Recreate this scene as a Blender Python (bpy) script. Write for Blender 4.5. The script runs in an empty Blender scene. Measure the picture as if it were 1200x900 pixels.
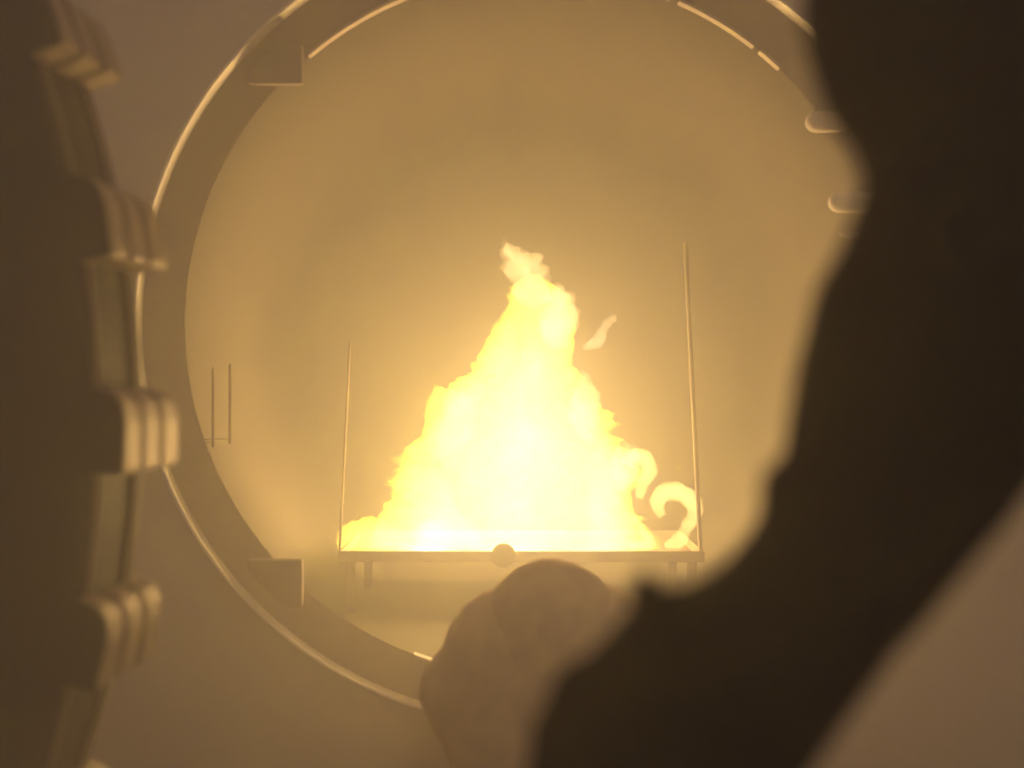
import bpy, bmesh, math, random
import numpy as np
from mathutils import Vector, Matrix, noise
random.seed(7)
PI = math.pi
S = bpy.context.scene
C = S.collection
# ------------------------------------------------------------------ camera, world, exposure
F = 1300.0                       # focal length in pixels of the 1200 x 900 frame
CAMZ = 1.40
cam_d = bpy.data.cameras.new('camera'); cam = bpy.data.objects.new('camera', cam_d); C.objects.link(cam)
cam.location = (0, 0, CAMZ); cam.rotation_euler = (PI/2, 0, 0)
cam_d.sensor_width = 36; cam_d.lens = 36*F/1200
cam_d.clip_start = 0.05; cam_d.clip_end = 100
cam_d.dof.use_dof = True; cam_d.dof.focus_distance = 4.9; cam_d.dof.aperture_fstop = 1.0
S.camera = cam
w = bpy.data.worlds.new('world'); S.world = w; w.use_nodes = True
bg = w.node_tree.nodes['Background']
bg.inputs[0].default_value = (1.0, 0.69, 0.58, 1); bg.inputs[1].default_value = 0.205
S.view_settings.view_transform = 'Standard'; S.view_settings.look = 'None'
S.view_settings.exposure = 0.0; S.view_settings.gamma = 1.0; S.view_settings.use_curve_mapping = False
S.cycles.volume_bounces = 1; S.cycles.max_bounces = 5; S.cycles.diffuse_bounces = 3
FIRE_W = 36.0                   # watts of each light in the flames
HAZE_D = 0.12
HAZE_G = 0.46

# ------------------------------------------------------------------ helpers
def px(x, y, d):
    """a point at distance d along the view axis, measured off the photograph"""
    return Vector(((x-600)/F*d, d, CAMZ-(y-450)/F*d))

def mat(name, col, rough=0.7, metal=0.0, var=0.12, scale=6.0, bump=0.15, bscale=40.0, spec=0.5):
    m = bpy.data.materials.new(name); m.use_nodes = True
    nt = m.node_tree; b = nt.nodes['Principled BSDF']
    tc = nt.nodes.new('ShaderNodeTexCoord')
    n = nt.nodes.new('ShaderNodeTexNoise'); n.inputs['Scale'].default_value = scale; n.inputs['Detail'].default_value = 5
    r = nt.nodes.new('ShaderNodeValToRGB')
    r.color_ramp.elements[0].position = .3; r.color_ramp.elements[1].position = .7
    r.color_ramp.elements[0].color = [c*(1-var) for c in col]+[1]
    r.color_ramp.elements[1].color = [min(1, c*(1+var)) for c in col]+[1]
    nt.links.new(tc.outputs['Object'], n.inputs['Vector']); nt.links.new(n.outputs['Fac'], r.inputs['Fac'])
    nt.links.new(r.outputs['Color'], b.inputs['Base Color'])
    b.inputs['Roughness'].default_value = rough; b.inputs['Metallic'].default_value = metal
    b.inputs['Specular IOR Level'].default_value = spec
    if bump:
        n2 = nt.nodes.new('ShaderNodeTexNoise'); n2.inputs['Scale'].default_value = bscale
        bp = nt.nodes.new('ShaderNodeBump'); bp.inputs['Strength'].default_value = bump; bp.inputs['Distance'].default_value = .01
        nt.links.new(tc.outputs['Object'], n2.inputs['Vector']); nt.links.new(n2.outputs['Fac'], bp.inputs['Height'])
        nt.links.new(bp.outputs['Normal'], b.inputs['Normal'])
    return m

def flame_mat(name, col, strength):
    m = bpy.data.materials.new(name); m.use_nodes = True; nt = m.node_tree; nt.nodes.clear()
    o = nt.nodes.new('ShaderNodeOutputMaterial'); e = nt.nodes.new('ShaderNodeEmission')
    e.inputs[0].default_value = list(col)+[1]; e.inputs[1].default_value = strength
    nt.links.new(e.outputs[0], o.inputs['Volume']); return m

M = dict(
    wall=mat('wall_plaster', (.62, .53, .47), .9, var=.05, scale=1.2),
    floor=mat('floor_concrete', (.30, .27, .24), .85, scale=2),
    flange=mat('flange_paint', (.30, .24, .19), .75, var=.06, scale=2),
    steel=mat('bright_steel', (.85, .78, .7), .5, .2, var=.05),
    shell=mat('vessel_lining', (.11, .09, .075), .9, var=.05, scale=1.5),
    deck=mat('deck_plate', (.09, .07, .055), .8, var=.08, scale=3),
    pan=mat('pan_steel', (.16, .11, .075), .7, .2),
    rod=mat('rod_steel', (.20, .158, .117), .8, 0),
    knob=mat('knob_iron', (.02, .014, .01), .9, spec=.1),
    block=mat('block_iron', (.20, .15, .11), .8),
    door=mat('door_paint', (.022, .013, .008), .65, var=.1, scale=3),
    lug=mat('lug_steel', (.42, .34, .26), .5, .35, var=.12, scale=14),
    groove=mat('groove_iron', (.03, .022, .016), .8),
    pale=mat('pale_paint', (.8, .7, .62), .8),
    strip=mat('glint_steel', (.55, .45, .38), .6, .1),
    pipe=mat('pipe_steel', (.15, .118, .088), .8, 0),
    jacket=mat('jacket_cloth', (.014, .011, .009), .95, var=.2, scale=20, spec=.1),
    trousers=mat('trouser_cloth', (.012, .010, .009), .95, spec=.1),
    boot=mat('boot_leather', (.01, .009, .008), .6),
    skin=mat('skin', (.38, .22, .15), .6, var=.06, bump=.05),
    eye=mat('eye_white', (.7, .66, .6), .3), iris=mat('iris', (.03, .02, .015), .2),
    coat=mat('coat_canvas', (.74, .54, .36), .95, var=.12, scale=12, spec=.1),
    hood=mat('hood_canvas', (.76, .56, .37), .95, var=.12, scale=12, spec=.1),
)
FL = flame_mat('flame', (1.0, .68, .045), 22.0)
FLT = flame_mat('flame_thin', (1.0, .72, .26), 12.0)

def mesh_obj(name, bm, m, parent=None, smooth=False):
    bmesh.ops.recalc_face_normals(bm, faces=bm.faces[:])
    me = bpy.data.meshes.new(name); bm.to_mesh(me); bm.free()
    if smooth:
        for p in me.polygons: p.use_smooth = True
    me.materials.append(m)
    o = bpy.data.objects.new(name, me); C.objects.link(o)
    if parent: o.parent = parent
    return o

def thing(name, label, cat, group=None, loc=(0, 0, 0)):
    o = bpy.data.objects.new(name, None); C.objects.link(o); o.location = loc
    return tag(o, label, cat, group)

def tag(o, label=None, cat=None, group=None, kind=None):
    if label: o['label'] = label
    if cat: o['category'] = cat
    if group: o['group'] = group
    if kind: o['kind'] = kind
    return o

def box(bm, c, s, rot=None, bev=0.0):
    r = bmesh.ops.create_cube(bm, size=1.0)
    vs = r['verts']
    mt = Matrix.Translation(c) @ (rot.to_4x4() if rot else Matrix()) @ Matrix.Diagonal((s[0], s[1], s[2], 1))
    bmesh.ops.transform(bm, matrix=mt, verts=vs)
    if bev:
        es = list({e for v in vs for e in v.link_edges})
        bmesh.ops.bevel(bm, geom=es, offset=bev, segments=2, affect='EDGES', profile=.5)

def tube(bm, pts, r, seg=10, closed=False):
    pts = [Vector(p) for p in pts]; rings = []
    n = len(pts)
    for i, p in enumerate(pts):
        if closed: t = (pts[(i+1) % n]-pts[i-1]).normalized()
        else: t = (pts[min(i+1, n-1)]-pts[max(i-1, 0)]).normalized()
        a = t.orthogonal().normalized() if abs(t.y) > .99 else t.cross(Vector((0, 1, 0))).normalized()
        b = t.cross(a); rr = r[i] if isinstance(r, (list, tuple)) else r
        rings.append([bm.verts.new(p+(a*math.cos(2*PI*k/seg)+b*math.sin(2*PI*k/seg))*rr) for k in range(seg)])
    for i in range(n if closed else n-1):
        A, B = rings[i], rings[(i+1) % n]
        for k in range(seg):
            bm.faces.new((A[k], A[(k+1) % seg], B[(k+1) % seg], B[k]))
    if not closed:
        bm.faces.new(rings[0]); bm.faces.new(rings[-1])

# ------------------------------------------------------------------ the hall
RY = 4.0                                   # plane of the vessel's mouth
RC = Vector((0.092, RY, 1.62))             # its centre
R_OUT, R_IN, BORE = 1.425, 1.298, 1.52

def rc(r, a, y):                           # point on a circle around the vessel axis
    return Vector((RC.x+r*math.cos(a), y, RC.z+r*math.sin(a)))

def sweep(bm, prof, a0=0, a1=2*PI, n=160):
    """revolve an (r, y) profile (closed loop) about the vessel axis"""
    full = abs(a1-a0-2*PI) < 1e-6
    rings = []
    for i in range(n if full else n+1):
        a = a0+(a1-a0)*i/n
        rings.append([bm.verts.new(rc(r, a, y)) for r, y in prof])
    k = len(prof)
    for i in range(n):
        A, B = rings[i], rings[(i+1) % len(rings)]
        for j in range(k):
            bm.faces.new((A[j], A[(j+1) % k], B[(j+1) % k], B[j]))
    if not full:
        bm.faces.new(rings[0]); bm.faces.new(rings[-1])

WX0, WX1, WZ1 = -7.0, 7.0, 5.5
WY = RY+.004
bm = bmesh.new()                           # wall with a round hole: front and back skins plus the reveal
N = 128
def wall_edge(a):
    dx, dz = math.cos(a), math.sin(a); t = 1e9
    if dx > 1e-9: t = min(t, (WX1-RC.x)/dx)
    if dx < -1e-9: t = min(t, (WX0-RC.x)/dx)
    if dz > 1e-9: t = min(t, (WZ1-RC.z)/dz)
    if dz < -1e-9: t = min(t, (0-RC.z)/dz)
    return t
angs = sorted([2*PI*i/N for i in range(N)]+[math.atan2(z-RC.z, x-RC.x) % (2*PI) for x in (WX0, WX1) for z in (0, WZ1)])
L = []
for a in angs:
    L.append([bm.verts.new(rc(r, a, y)) for r, y in ((R_OUT+.021, WY), (wall_edge(a), WY), (wall_edge(a), WY+.16), (R_OUT+.021, WY+.16))])
for i in range(len(L)):
    A, B = L[i], L[(i+1) % len(L)]
    for j in range(4): bm.faces.new((A[j], A[(j+1) % 4], B[(j+1) % 4], B[j]))
tag(mesh_obj('wall_back', bm, M['wall']), 'brown plaster wall around the round opening', kind='structure')
bm = bmesh.new(); box(bm, (0, .9, -.05), (14, 6.6, .1))
tag(mesh_obj('floor', bm, M['floor']), 'concrete floor of the test hall', kind='structure')

# ------------------------------------------------------------------ the vessel with its round mouth
vessel = thing('pressure_vessel', 'round steel test vessel with open mouth framing the fire', 'vessel', loc=(0, 0, 0))
bm = bmesh.new()                           # shell: cylinder with a dished end
prof = [(BORE, RY+.17), (BORE, 7.6)]
for k in range(1, 10):
    a = k/10*PI/2; prof.append((BORE*math.cos(a), 7.6+.75*math.sin(a)))
prof.append((.02, 8.35))
outer = [(r+.06, y+(.06 if y > 7.61 else 0)) for r, y in prof][::-1]
sweep(bm, prof+outer, n=96)
mesh_obj('shell', bm, M['shell'], vessel, True)
bm = bmesh.new()                           # flat annular flange facing the hall
sweep(bm, [(R_IN, RY+.09), (R_OUT, RY), (R_OUT+.02, RY), (R_OUT+.02, RY+.17), (R_IN+.13, RY+.17)])
mesh_obj('flange', bm, M['flange'], vessel)
bm = bmesh.new()                           # thin lip standing proud around the flange: its inner side catches the firelight
sweep(bm, [(R_OUT, RY+.01), (R_OUT+.004, RY-.058), (R_OUT+.010, RY-.062), (R_OUT+.014, RY-.058), (R_OUT+.02, RY+.01)])
mesh_obj('outer_lip', bm, M['steel'], vessel)
def a_of(x, y): return math.atan2(380-y, x-629)
for (p, q) in (((358, 62), (470, -4)), ((470, -4), (790, -14)), ((800, -10), (893, 42)), ((901, 46), (926, 67)), ((484, 768), (560, 800))):  # lighter arcs added where firelight glints on the inner edge, not a separate seal
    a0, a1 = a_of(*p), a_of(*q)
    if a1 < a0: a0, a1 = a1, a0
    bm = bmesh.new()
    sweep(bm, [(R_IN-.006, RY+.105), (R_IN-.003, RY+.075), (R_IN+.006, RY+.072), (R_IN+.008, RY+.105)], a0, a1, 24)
    tag(mesh_obj('edge_glint_strip', bm, M['strip'], vessel), 'bright strip standing in for the firelit glint on the inner edge')
def block(x0, x1, y0, y1, d, depth, m, name, label=None, bev=.006):
    a, b = px(x0, y0, d), px(x1, y1, d)
    bm = bmesh.new(); c = (a+b)/2; c.y = d+depth/2
    box(bm, c, (abs(b.x-a.x), depth, abs(b.z-a.z)), bev=bev)
    o = mesh_obj(name, bm, m, vessel)
    if label: o['label'] = label
    return o
block(290, 354, 52, 98, RY+.03, .035, M['flange'], 'stop_block', 'square stop block on the flange')
block(290, 354, 656, 712, RY+.03, .035, M['flange'], 'stop_block', 'square stop block on the flange')
# lugs on the far side of the mouth, half hidden by the near person
for (x0, x1, y0, y1) in ((945, 1016, 128, 158), (972, 1050, 222, 252), (984, 1060, 270, 279)):
    a, b = px(x0, (y0+y1)/2, RY+.08), px(x1, (y0+y1)/2, RY+.08); rr = (y1-y0)*.42/F*RY
    bm = bmesh.new(); tube(bm, [a, a+(b-a)*.06, a+(b-a)*.14, b], [rr*.5, rr*.85, rr, rr], 20)
    tag(mesh_obj('locking_lug', bm, M['pale'], vessel, True), 'pale round locking lug on the mouth')
bm = bmesh.new()                           # flat walkway plate low in the vessel
zd = .36; hw = math.sqrt(BORE**2-(RC.z-zd)**2)-.01
box(bm, (RC.x, 5.9, zd-.015), (2*hw, 3.42, .03))
mesh_obj('deck_plate', bm, M['deck'], vessel)
for s in (-1, 1):
    bm = bmesh.new(); box(bm, (RC.x+s*.5, 6.0, .26), (.06, 3.2, .18)); mesh_obj('deck_beam', bm, M['deck'], vessel)
for s in (4.9, 7.0):                       # saddles under the shell
    bm = bmesh.new(); box(bm, (RC.x, s, .02), (1.6, .2, .16)); mesh_obj('saddle', bm, M['flange'], vessel)

# thin pipes on the left side of the vessel
for i, (x, y0, y1) in enumerate(((250, 430, 524), (270, 426, 520))):
    a, b = px(x, y1, 4.75), px(x, y0, 4.75)
    bm = bmesh.new(); tube(bm, [a, b-Vector((0, 0, .03)), b-Vector((0, 0, .01)), b], [.008, .008, .007, .003], 10)
    for zz in (a.z+.02,): tube(bm, [(a.x, a.y, zz), (RC.x-math.sqrt((BORE+.02)**2-(zz-RC.z)**2), a.y, zz)], .002, 6)
    mesh_obj('wall_pipe', bm, M['pipe'], vessel)

# ------------------------------------------------------------------ fire tray
TD = 5.0
tl, tr = px(396, 646, TD), px(826, 646, TD)
TW = tr.x-tl.x; TX = (tl.x+tr.x)/2; TZ = tl.z; TL = .72
tray = thing('fire_tray', 'wide shallow steel fuel pan holding the fire', 'tray', loc=(TX, TD+TL/2, zd))
def tpart(name, c, s, m, bev=.004):
    bm = bmesh.new(); box(bm, (0, 0, 0), s, bev=bev); o = mesh_obj(name, bm, m, tray)
    o.location = Vector(c)-tray.location; return o
tpart('pan_floor', (TX, TD+TL/2, TZ-.045), (TW-.02, TL-.02, .01), M['pan'])
tpart('pan_wall', (TX, TD+.006, TZ-.025), (TW, .012, .05), M['pan'])
tpart('pan_wall', (TX, TD+TL-.006, TZ-.025), (TW, .012, .05), M['pan'])
for s in (-1, 1):
    tpart('pan_wall', (TX+s*(TW/2-.006), TD+TL/2, TZ-.025), (.012, TL-.03, .05), M['pan'])
    for yy in (TD+.05, TD+TL-.05):
        tpart('leg', (TX+s*(TW/2-.05), yy, (TZ-.05+zd)/2), (.04, .04, TZ-.05-zd), M['pan'])
def rod(pts, r, name):
    bm = bmesh.new(); tube(bm, [p-tray.location for p in pts], r, 10); return mesh_obj(name, bm, M['rod'], tray)
rod([px(821, 648, TD+.03), px(803, 285, TD+.03)], .010, 'corner_rod')
rod([px(398, 648, TD+.03), px(410, 400, TD+.03)], .006, 'corner_rod')
kp = px(590, 651, TD-.03)
bm = bmesh.new()
bmesh.ops.create_uvsphere(bm, u_segments=20, v_segments=12, radius=.055, matrix=Matrix.Translation(kp-tray.location))
for v in bm.verts: v.co.y = (v.co.y-(kp.y-tray.location.y))*.5+(kp.y-tray.location.y)
tag(mesh_obj('igniter_cap', bm, M['knob'], tray, True), 'small dark round cap on the pan rim')

# ------------------------------------------------------------------ fire
FD = TD+TL/2
fire = thing('pool_fire', 'tall yellow-white fire blazing up from the steel pan', 'fire', loc=(TX, FD, TZ))
fl0 = Vector(fire.location)
def flame(name, prof, m, seed, jag=.10, dmax=.30, d=FD, rings=100, seg=72, parent=fire, dr=.75, top=.14, bot=.001):
    """prof: (y, x_left, x_right) in the photo, top to bottom; a lumpy closed tongue of flame"""
    bm = bmesh.new(); prof = sorted(prof); prev = None; R = []
    for i in range(rings+1):
        t = i/rings; y = prof[0][0]+(prof[-1][0]-prof[0][0])*t
        for a, b in zip(prof, prof[1:]):
            if a[0] <= y <= b[0]: break
        u = (y-a[0])/max(1e-6, b[0]-a[0])
        x0 = a[1]+(b[1]-a[1])*u; x1 = a[2]+(b[2]-a[2])*u
        c = px((x0+x1)/2, y, d); h = (x1-x0)/2/F*d*math.sqrt(min(1, (t+.002)/top))*math.sqrt(min(1, (1.002-t)/bot))*1.04
        ring = []
        for k in range(seg):
            th = 2*PI*k/seg
            p = Vector((math.cos(th)*h, math.sin(th)*min(h*dr, dmax), 0))
            q = c+p
            f = noise.noise(Vector((q.x*5+seed, q.y*5, q.z*3.2)))*1.0+noise.noise(Vector((q.x*14, q.y*14+seed, q.z*9)))*.6+noise.noise(Vector((q.x*34, q.y*34, q.z*26+seed)))*.7
            amp = jag*(.35+.65*min(1, h/.25))
            p = p*(1+f*amp/max(.25, min(1, h/.2)))+Vector((0, 0, f*.03*min(1, t*6)*(1-t)))
            ring.append(bm.verts.new(c+p-fl0))
        R.append(ring)
    for A, B in zip(R, R[1:]):
        for k in range(seg): bm.faces.new((A[k], A[(k+1) % seg], B[(k+1) % seg], B[k]))
    bm.faces.new(R[0]); bm.faces.new(R[-1])
    return mesh_obj(name, bm, m, parent, True)
Y0 = 645*1.0
flame('flame_body', [(322, 604, 644), (345, 604, 664), (372, 594, 669), (400, 584, 666), (430, 562, 662), (462, 526, 680), (480, 512, 692), (505, 504, 704), (530, 492, 724), (560, 484, 738), (600, 474, 740), (636, 470, 740), (645, 470, 740)], FL, 1.3, .26, top=.05)
flame('flame_tongue', [(284, 587, 600), (296, 590, 632), (312, 597, 640), (335, 603, 640), (365, 604, 650)], FLT, 4.1, .5, top=.12, bot=.3)
flame('flame_tongue', [(276, 588, 592), (286, 586, 596), (300, 588, 602)], FLT, 5.1, .4, top=.3, bot=.3)
flame('flame_tongue', [(330, 642, 664), (350, 636, 672), (380, 632, 674), (410, 632, 672)], FLT, 9.1, .30, top=.2, bot=.3)
flame('flame_tongue', [(366, 584, 598), (385, 576, 606), (410, 566, 604), (440, 550, 604)], FL, 2.7, .25, bot=.3)
flame('flame_tongue', [(440, 540, 556), (455, 528, 566), (485, 512, 566)], FL, 3.9, .25, bot=.3)
flame('flame_tongue', [(450, 502, 514), (468, 502, 560), (510, 498, 560), (540, 490, 540)], FL, 6.2, .25, top=.35, bot=.3)
flame('flame_tongue', [(432, 676, 688), (470, 668, 698), (520, 668, 712)], FLT, 6.9, .30, bot=.3)
flame('flame_tongue', [(516, 722, 740), (535, 718, 750), (560, 716, 748), (580, 716, 742)], FLT, 1.9, .35, bot=.3)
flame('flame_skirt', [(542, 468, 500), (575, 460, 530), (600, 446, 540), (622, 434, 560), (645, 430, 560)], FL, 3.3, .20)
flame('flame_skirt', [(604, 422, 446), (615, 406, 460), (624, 400, 470), (634, 397, 480), (645, 400, 480)], FL, 8.8, .16, dmax=.22)
flame('flame_skirt', [(524, 690, 714), (550, 690, 736), (600, 690, 742), (645, 690, 746)], FL, 5.5, .14)
def lick(name, pts, m, seed):
    """a curling ribbon of flame through (x, y, radius_px) marks"""
    P = [px(x, y, FD) for x, y, r in pts]; r = [q[2]/F*FD for q in pts]
    Q, rr = [], []
    for i in range(len(P)-1):
        for k in range(5):
            u = k/5; p0, p1, p2, p3 = P[max(i-1, 0)], P[i], P[i+1], P[min(i+2, len(P)-1)]
            Q.append(.5*((2*p1)+(p2-p0)*u+(2*p0-5*p1+4*p2-p3)*u*u+(3*p1-p0-3*p2+p3)*u**3)); rr.append(r[i]+(r[i+1]-r[i])*u)
    Q.append(P[-1]); rr.append(r[-1])
    bm = bmesh.new(); tube(bm, [q-fl0 for q in Q], rr, 18)
    for v in bm.verts:
        q = v.co*22+Vector((seed, 0, 0)); v.co += noise.noise_vector(q)*.011+noise.noise_vector(q*2.3)*.006
        v.co.y *= 2.0
    return mesh_obj(name, bm, m, fire, True)
FLC = flame_mat('flame_curl', (1.0, .72, .22), 10.0)
lick('flame_curl', [(776, 606, 4), (770, 590, 9), (778, 578, 11), (796, 576, 11), (810, 586, 11), (814, 602, 9), (804, 620, 7), (795, 634, 9), (780, 641, 6)], FLC, 1)
lick('flame_curl', [(734, 545, 7), (742, 534, 9), (756, 538, 11), (760, 552, 9), (752, 570, 7), (750, 584, 5)], FLC, 2)
lick('flame_curl', [(742, 604, 3), (752, 620, 5), (760, 634, 8), (746, 641, 7), (738, 642, 5)], FLC, 3)
lick('flame_wisp', [(682, 408, 3), (692, 404, 7), (702, 398, 8), (708, 384, 6), (718, 374, 6), (724, 370, 2)], flame_mat('flame_wisp', (1.0, .72, .36), 6.0), 4)
for i, (x, y, e, r) in enumerate(((600, 600, 1.3, .18), (610, 520, 1.2, .16), (625, 430, .8, .10), (500, 620, .5, .06), (700, 600, .6, .10))):
    ld = bpy.data.lights.new('fire_light', 'POINT'); ld.energy = FIRE_W*e; ld.color = (1.0, .56, .355); ld.shadow_soft_size = r
    lo = bpy.data.objects.new('fire_light', ld); C.objects.link(lo); lo.parent = fire; lo.location = px(x, y, FD)-fl0

# ------------------------------------------------------------------ toothed hatch door at the left
PHI = math.radians(-4.5); U = Vector((math.cos(PHI), math.sin(PHI), 0)); NN = Vector((-math.sin(PHI), math.cos(PHI), 0)); ZZ = Vector((0, 0, 1))
DD = 2.1; TIP = 2.3; HT = .072; TH = .268
P0 = px(147, 500, DD); DC = P0-U*TIP
door = tag(thing('hatch_door', 'thick dark steel hatch door with toothed curved edge left of the round opening', 'door', loc=(DC.x+1.2, DC.y, 0)), kind='thing')
dl = Vector(door.location)
def dp(r, th, n): return DC+U*(r*math.cos(th))+ZZ*(r*math.sin(th))+NN*n-dl
def dsolid(name, pts, n0, n1, m, parent, bev=.0):
    bm = bmesh.new()
    A = [bm.verts.new(dp(r, th, n0)) for r, th in pts]; B = [bm.verts.new(dp(r, th, n1)) for r, th in pts]
    bm.faces.new(A); bm.faces.new(B[::-1])
    for i in range(len(A)): bm.faces.new((A[i], A[i-1], B[i-1], B[i]))
    if bev: bmesh.ops.bevel(bm, geom=bm.edges[:], offset=bev, segments=2, affect='EDGES')
    return mesh_obj(name, bm, m, parent)
RB = TIP-HT
T0 = math.radians(32.5)
arc = [(RB, -T0+2*T0*i/80) for i in range(81)]
xin = 1.0                                   # inner straight edge of the D-shaped slab
def cart(x, z): return (math.hypot(x, z), math.atan2(z, x))
zt = RB*math.sin(T0)
slab = dsolid('slab', arc+[cart(xin, zt), cart(xin, -zt)], 0, TH*.93, M['door'], door)
# two raised bands round the rim between the teeth
for (n0, n1) in ((.03, .05), (.20, .22)):
    dsolid('rim_band', [(RB+.006, -T0+2*T0*i/80) for i in range(81)]+[(RB-.02, T0-2*T0*i/80) for i in range(81)], n0, n1, M['block'], door)
for k in range(-3, 4):
    th = math.radians(-.2+10.4*k); hh = math.radians(2.08)
    ang = lambda f: th+hh*f
    core = dsolid('lug', [(RB-.03, ang(-.96)), (TIP-.016, ang(-.96)), (TIP-.016, ang(.55)), (TIP-.035, ang(.9)), (RB-.03, ang(.96))], .006, TH-.006, M['groove'], door)
    for (n0, n1) in ((0, .075), (.09, .17), (.185, TH)):
        dsolid('rib', [(RB-.02, ang(-1)), (TIP-.004, ang(-1)), (TIP, ang(-.9)), (TIP, ang(.2)), (TIP-.006, ang(.62)), (TIP-.022, ang(.86)), (TIP-.05, ang(1)), (RB-.02, ang(1.02))], n0, n1, M['lug'], core, .004)
    dsolid('lug_face', [(RB-.02, ang(-.98)), (TIP-.005, ang(-.98)), (TIP-.002, ang(.2)), (TIP-.008, ang(.62)), (TIP-.024, ang(.86)), (TIP-.05, ang(.98)), (RB-.02, ang(1.0))], -.007, .002, M['door'], core)
# face ring and feet
for s in (xin+.12, xin+.85):
    bm = bmesh.new(); c = DC+U*s+NN*TH*.45-dl; zb = DC.z-zt
    box(bm, (c.x, c.y, zb/2), (.3, .5, zb)); mesh_obj('foot', bm, M['door'], door)

# ------------------------------------------------------------------ people
ICO = {}
for sd in (2, 3):
    bm = bmesh.new(); bmesh.ops.create_icosphere(bm, subdivisions=sd, radius=1.0)
    bm.verts.index_update()
    ICO[sd] = (np.array([v.co[:] for v in bm.verts]), np.array([[v.index for v in f.verts] for f in bm.faces])); bm.free()
def blob(name, parts, m, parent, vox=.014, smooth=6, loc=Vector((0, 0, 0)), rough=0.0, seed=0):
    """one continuous surface grown round chains of tapered limbs: (p0, r0, p1, r1, sy)"""
    V, Fc, off = [], [], 0
    for q in parts:
        p0, r0, p1, r1 = Vector(q[0]), q[1], Vector(q[2]), q[3]; sy = q[4] if len(q) > 4 else 1.0
        L_ = (p1-p0).length; n = max(1, int(L_/(min(r0, r1)*.35))+1)
        for i in range(n+1):
            u = i/n; r = r0+(r1-r0)*u; sv, sf = ICO[2 if r < .04 else 3]
            V.append(sv*np.array((r, r*sy, r))+np.array(p0.lerp(p1, u)-loc)); Fc.append(sf+off); off += len(sv)
    me = bpy.data.meshes.new(name+'_tmp'); me.from_pydata(np.concatenate(V).tolist(), [], np.concatenate(Fc).tolist())
    o = bpy.data.objects.new(name+'_tmp', me); C.objects.link(o)
    r_ = o.modifiers.new('r', 'REMESH'); r_.mode = 'VOXEL'; r_.voxel_size = vox
    s_ = o.modifiers.new('s', 'SMOOTH'); s_.factor = .5; s_.iterations = smooth
    dg = bpy.context.evaluated_depsgraph_get()
    m2 = bpy.data.meshes.new_from_object(o.evaluated_get(dg)); m2.name = name
    bpy.data.objects.remove(o)
    if rough:
        for v in m2.vertices:
            c = v.co*9+Vector((seed, 0, 0)); v.co += noise.noise_vector(c)*rough+noise.noise_vector(c*2.6)*rough*.45
    for p in m2.polygons: p.use_smooth = True
    m2.materials.clear(); m2.materials.append(m)
    ob = bpy.data.objects.new(name, m2); C.objects.link(ob)
    if parent: ob.parent = parent
    return ob

def hand_parts(w, fwd, up, side, s=1.0):
    """palm and five bent fingers from the wrist w; fwd along the palm, side towards the thumb"""
    out = [(w, .026*s, w+fwd*.05*s, .03*s), (w+fwd*.05*s-side*.02*s, .024*s, w+fwd*.085*s-side*.028*s, .02*s), (w+fwd*.05*s+side*.02*s, .024*s, w+fwd*.09*s+side*.028*s, .02*s)]
    for i, ln in enumerate((.075, .085, .078, .06)):
        o = w+fwd*.09*s+side*(.033-.022*i)*s; k = o+fwd*ln*.5*s-up*.008*s
        out += [(o, .0095*s, k, .0088*s), (k, .0088*s, k+(fwd*.6-up*.8).normalized()*ln*.32*s, .0082*s), (k+(fwd*.6-up*.8).normalized()*ln*.32*s, .0082*s, k+(fwd*.2-up).normalized()*ln*.5*s, .0075*s)]
    t0 = w+fwd*.03*s+side*.03*s; t1 = t0+(fwd*.6+side*.7-up*.3).normalized()*.045*s
    out += [(t0, .014*s, t1, .011*s), (t1, .011*s, t1+(fwd*.9-up*.4).normalized()*.035*s, .009*s)]
    return out

# near person: dark clothes, bent forward to the right, seen from the side
PD = 1.0; u = PD/F
def Q(x, y, dy=0): p = px(x, y, PD); p.y += dy; return p
near = thing('person', 'person in dark hooded jacket bending forward, a blurred silhouette in the near foreground', 'person', loc=(.16, PD, 0))
nl = Vector(near.location)
hip, kneeL, ankL = Q(752, 945), Vector((.24, PD-.11, .52)), Vector((.13, PD-.12, .10))
kneeR, ankR = Vector((.28, PD+.13, .52)), Vector((.22, PD+.14, .10))
shN, shF = Q(1120, 405, -.14), Q(1140, 400, .16)
elN, elF = Q(1350, 475, -.18), Q(1330, 480, .2)
wrN, wrF = Q(1590, 600, -.12), Q(1580, 610, .14)
headc = Q(1122, 30)
torso = [(Q(1096, 400), 110*u, Q(1075, 480), 98*u, 1.5), (Q(1075, 480), 98*u, Q(960, 690), 80*u, 1.5), (Q(960, 690), 80*u, hip, 98*u, 1.4)]
body = torso+[(Q(1110, 330), 70*u, headc+Vector((-.0, 0, -.05)), 66*u), (headc, .088, headc+Vector((.02, 0, .02)), .090, .85), (headc+Vector((.04, 0, -.06)), .062, headc+Vector((.07, 0, -.085)), .045, .85),
    (headc+Vector((.105, 0, -.02)), .012, headc+Vector((.118, 0, -.04)), .016), (headc+Vector((.10, 0, -.075)), .012, headc+Vector((.102, 0, -.078)), .012, 2.0)]
for s in (-1, 1): body += [(headc+Vector((0, s*.078, -.02)), .018, headc+Vector((-.008, s*.082, .015)), .02, .5)]
for a, b, c in ((shN, elN, wrN), (shF, elF, wrF)): body += [(a, .05, b, .042), (b, .042, c, .028)]
fw = (wrN-elN).normalized()
body += hand_parts(wrN, fw, Vector((.4, 0, .9)).normalized(), Vector((0, 1, 0)))+hand_parts(wrF, fw, Vector((.4, 0, .9)).normalized(), Vector((0, -1, 0)))
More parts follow.
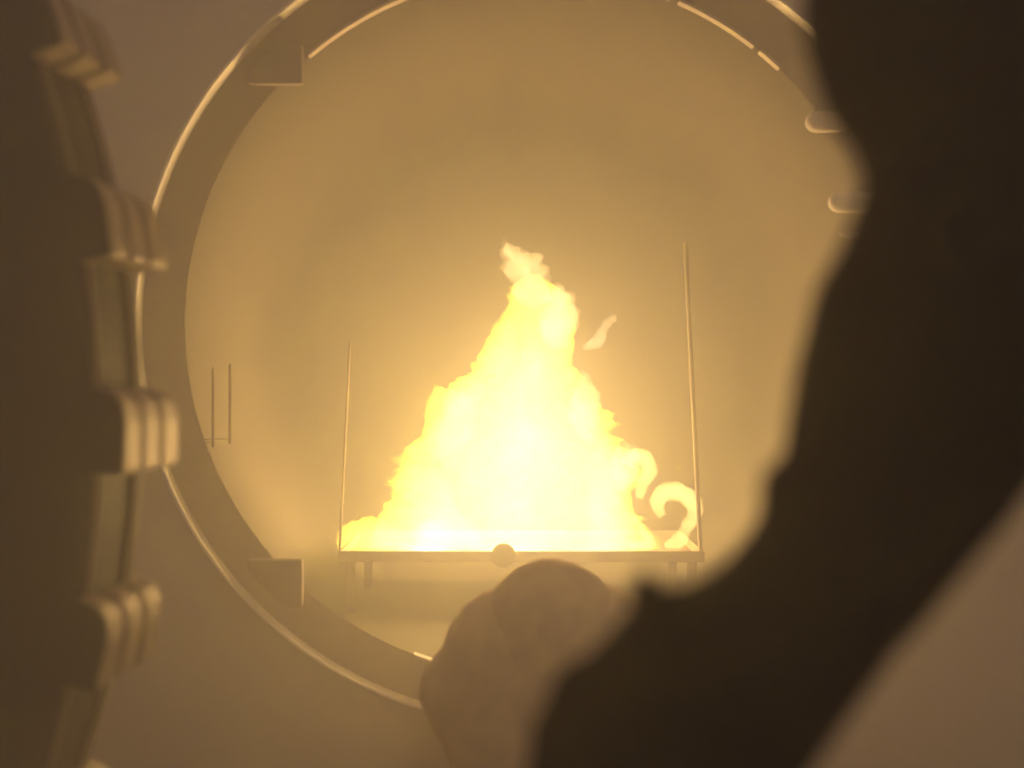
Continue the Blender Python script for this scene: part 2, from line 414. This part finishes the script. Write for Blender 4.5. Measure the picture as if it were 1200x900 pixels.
for s, k, a in ((-.09, kneeL, ankL), (.09, kneeR, ankR)):
    h = hip+Vector((.01, s, -.03)); body += [(h, .078, k, .052), (k, .055, a, .038), (a, .04, a+Vector((.14, 0, -.055)), .03)]
blob('body', body, M['skin'], near, .009, 3, nl)
jk = [(Q(1096, 392), 146*u, Q(1080, 465), 145*u, 1.4), (Q(1080, 465), 145*u, Q(1022, 598), 112*u, 1.55), (Q(1022, 598), 112*u, Q(962, 690), 102*u, 1.6), (Q(962, 690), 102*u, Q(905, 757), 104*u, 1.55), (Q(905, 757), 104*u, Q(822, 820), 130*u, 1.4), (Q(822, 820), 130*u, Q(752, 905), 138*u, 1.4),
    (Q(1142, 250), 128*u, Q(1130, 330), 150*u, 1.05),
    (Q(920, 570), 42*u, Q(945, 600), 50*u), (Q(684, 812), 48*u, Q(720, 860), 60*u), (Q(755, 758), 28*u, Q(800, 790), 45*u)]
for a, b, c in ((shN, elN, wrN), (shF, elF, wrF)): jk += [(a, .085, b, .066), (b, .066, c+(b-c)*.08, .044)]
blob('jacket', jk, M['jacket'], near, .013, 5, nl, .006, 3)
hood = blob('hood', [(Q(1108, 5), 168*u, Q(1116, 60), 162*u, .92), (Q(1130, 120), 132*u, Q(1146, 225), 132*u, .95)], M['jacket'], near, .012, 5, nl, .004, 8)
bm = bmesh.new(); bm.from_mesh(hood.data)      # face opening of the hood
cut = [v for v in bm.verts if v.co.x+nl.x > headc.x+.05 and abs(v.co.z+nl.z-headc.z+.01) < .10 and abs(v.co.y+nl.y-headc.y) < .075]
bmesh.ops.delete(bm, geom=cut, context='VERTS'); bm.to_mesh(hood.data); bm.free()
tr_ = [(hip+Vector((0, 0, -.0)), .112, hip+Vector((.0, 0, -.07)), .116, 1.4)]
for s, k, a in ((-.09, kneeL, ankL), (.09, kneeR, ankR)):
    h = hip+Vector((.012, s, -.03)); tr_ += [(h, .112, k, .078), (k, .072, a+Vector((0, 0, .03)), .062)]
blob('trousers', tr_, M['trousers'], near, .013, 4, nl, .004, 5)
for a in (ankL, ankR):
    blob('boot', [(a+Vector((0, 0, .04)), .058, a+Vector((0, 0, -.045)), .056), (a+Vector((0, 0, -.05)), .052, a+Vector((.16, 0, -.06)), .042)], M['boot'], near, .01, 3, nl)
bm = bmesh.new(); pc = Q(764, 722, -.02)-nl
box(bm, pc, (.042, .07, .062), Matrix.Rotation(math.radians(28), 3, 'Y'), .008)
box(bm, pc+Vector((-.012, 0, .028)), (.016, .02, .03), Matrix.Rotation(math.radians(20), 3, 'Y'), .004)
mesh_obj('belt_pouch', bm, M['jacket'], near)
for s in (-1, 1):
    bm = bmesh.new(); bmesh.ops.create_uvsphere(bm, u_segments=12, v_segments=8, radius=.012, matrix=Matrix.Translation(headc+Vector((.094, s*.032, .0))-nl)); ey = mesh_obj('eye', bm, M['eye'], near, True)
    bm = bmesh.new(); bmesh.ops.create_uvsphere(bm, u_segments=10, v_segments=6, radius=.006, matrix=Matrix.Translation(headc+Vector((.1025, s*.032, .0))-nl)); mesh_obj('iris', bm, M['iris'], ey, True)

# far person: crouching in front of the mouth, hooded, seen from behind in the haze
GD = 3.25; g = GD/F
def G(x, y, dy=0): p = px(x, y, GD); p.y += dy; return p
far = thing('person', 'crouching hooded person in tan coat low before the round opening', 'person', loc=(G(650, 800).x, GD, 0))
gl = Vector(far.location); cx = far.location.x
hc = G(645, 742, .02)
fb = [(G(645, 800, .05), .12, G(650, 900, -.05), .15, .9), (G(645, 775, .04), .06, hc, .09), (hc, .10, hc+Vector((0, .03, .0)), .10), (hc+Vector((0, .09, -.05)), .05, hc+Vector((0, .10, -.07)), .04), (hc+Vector((0, .125, -.015)), .012, hc+Vector((0, .135, -.03)), .015)]
coat = [(G(606, 782, .03), 94*g, G(610, 850, 0), 90*g, .85), (G(700, 780, .03), 94*g, G(696, 850, 0), 90*g, .85), (G(622, 860, 0), 88*g, G(630, 915, -.03), 74*g, .9), (G(680, 860, 0), 88*g, G(672, 915, -.03), 74*g, .9),
    (G(538, 812, .03), 50*g, G(536, 870, .2), 38*g), (G(765, 812, .05), 44*g, G(770, 870, .2), 36*g), (G(540, 870, .2), 34*g, G(600, 880, .42), 24*g), (G(770, 870, .2), 34*g, G(700, 880, .42), 24*g)]
for s in (-1, 1):
    sh = Vector((cx+s*.15, GD+.04, .60)); el = Vector((cx+s*.25, GD+.2, .40)); wr = Vector((cx+s*.12, GD+.43, .42))
    fb += [(sh, .055, el, .045), (el, .045, wr, .03)]
    fb += hand_parts(wr, Vector((-s*.4, .9, 0)).normalized(), Vector((0, 0, 1)), Vector((-s*.9, -.4, 0)).normalized())
    hp = Vector((cx+s*.12, GD-.06, .24)); kn = Vector((cx+s*.30, GD+.30, .36)); an = Vector((cx+s*.22, GD+.10, .09))
    fb += [(hp, .09, kn, .06), (kn, .06, an, .04), (an, .04, an+Vector((0, .15, -.05)), .03)]
blob('body', fb, M['skin'], far, .011, 3, gl)
blob('coat', coat, M['coat'], far, .016, 8, gl, .006, 2)
blob('hood', [(G(646, 738, .01), 83*g, G(647, 748, .01), 86*g, .95), (G(648, 760, 0), 74*g, G(650, 800, 0), 95*g, .85)], M['hood'], far, .014, 6, gl, .004, 6)
tr2 = []
for s in (-1, 1):
    hp = Vector((cx+s*.12, GD-.06, .24)); kn = Vector((cx+s*.30, GD+.30, .36)); an = Vector((cx+s*.22, GD+.10, .11))
    tr2 += [(hp, .11, kn, .078), (kn, .078, an+Vector((0, 0, .02)), .062)]
blob('trousers', tr2, M['coat'], far, .014, 4, gl)
for s in (-1, 1):
    an = Vector((cx+s*.22, GD+.10, .10))
    blob('boot', [(an, .058, an+Vector((0, 0, -.045)), .056), (an+Vector((0, 0, -.05)), .052, an+Vector((0, .17, -.06)), .042)], M['boot'], far, .01, 3, gl)

# ------------------------------------------------------------------ smoke haze filling hall and vessel
bm = bmesh.new(); box(bm, (0, 3.4, 2.6), (13.5, 12.4, 5.6))
hm = bpy.data.materials.new('smoke_haze'); hm.use_nodes = True; nt = hm.node_tree; nt.nodes.clear()
o = nt.nodes.new('ShaderNodeOutputMaterial'); v = nt.nodes.new('ShaderNodeVolumeScatter')
v.inputs['Color'].default_value = (1.0, .96, .90, 1); v.inputs['Density'].default_value = HAZE_D; v.inputs['Anisotropy'].default_value = HAZE_G
nt.links.new(v.outputs[0], o.inputs['Volume'])
tag(mesh_obj('smoke_haze', bm, hm), 'thin warm smoke haze filling the hall and vessel', 'smoke', kind='stuff')
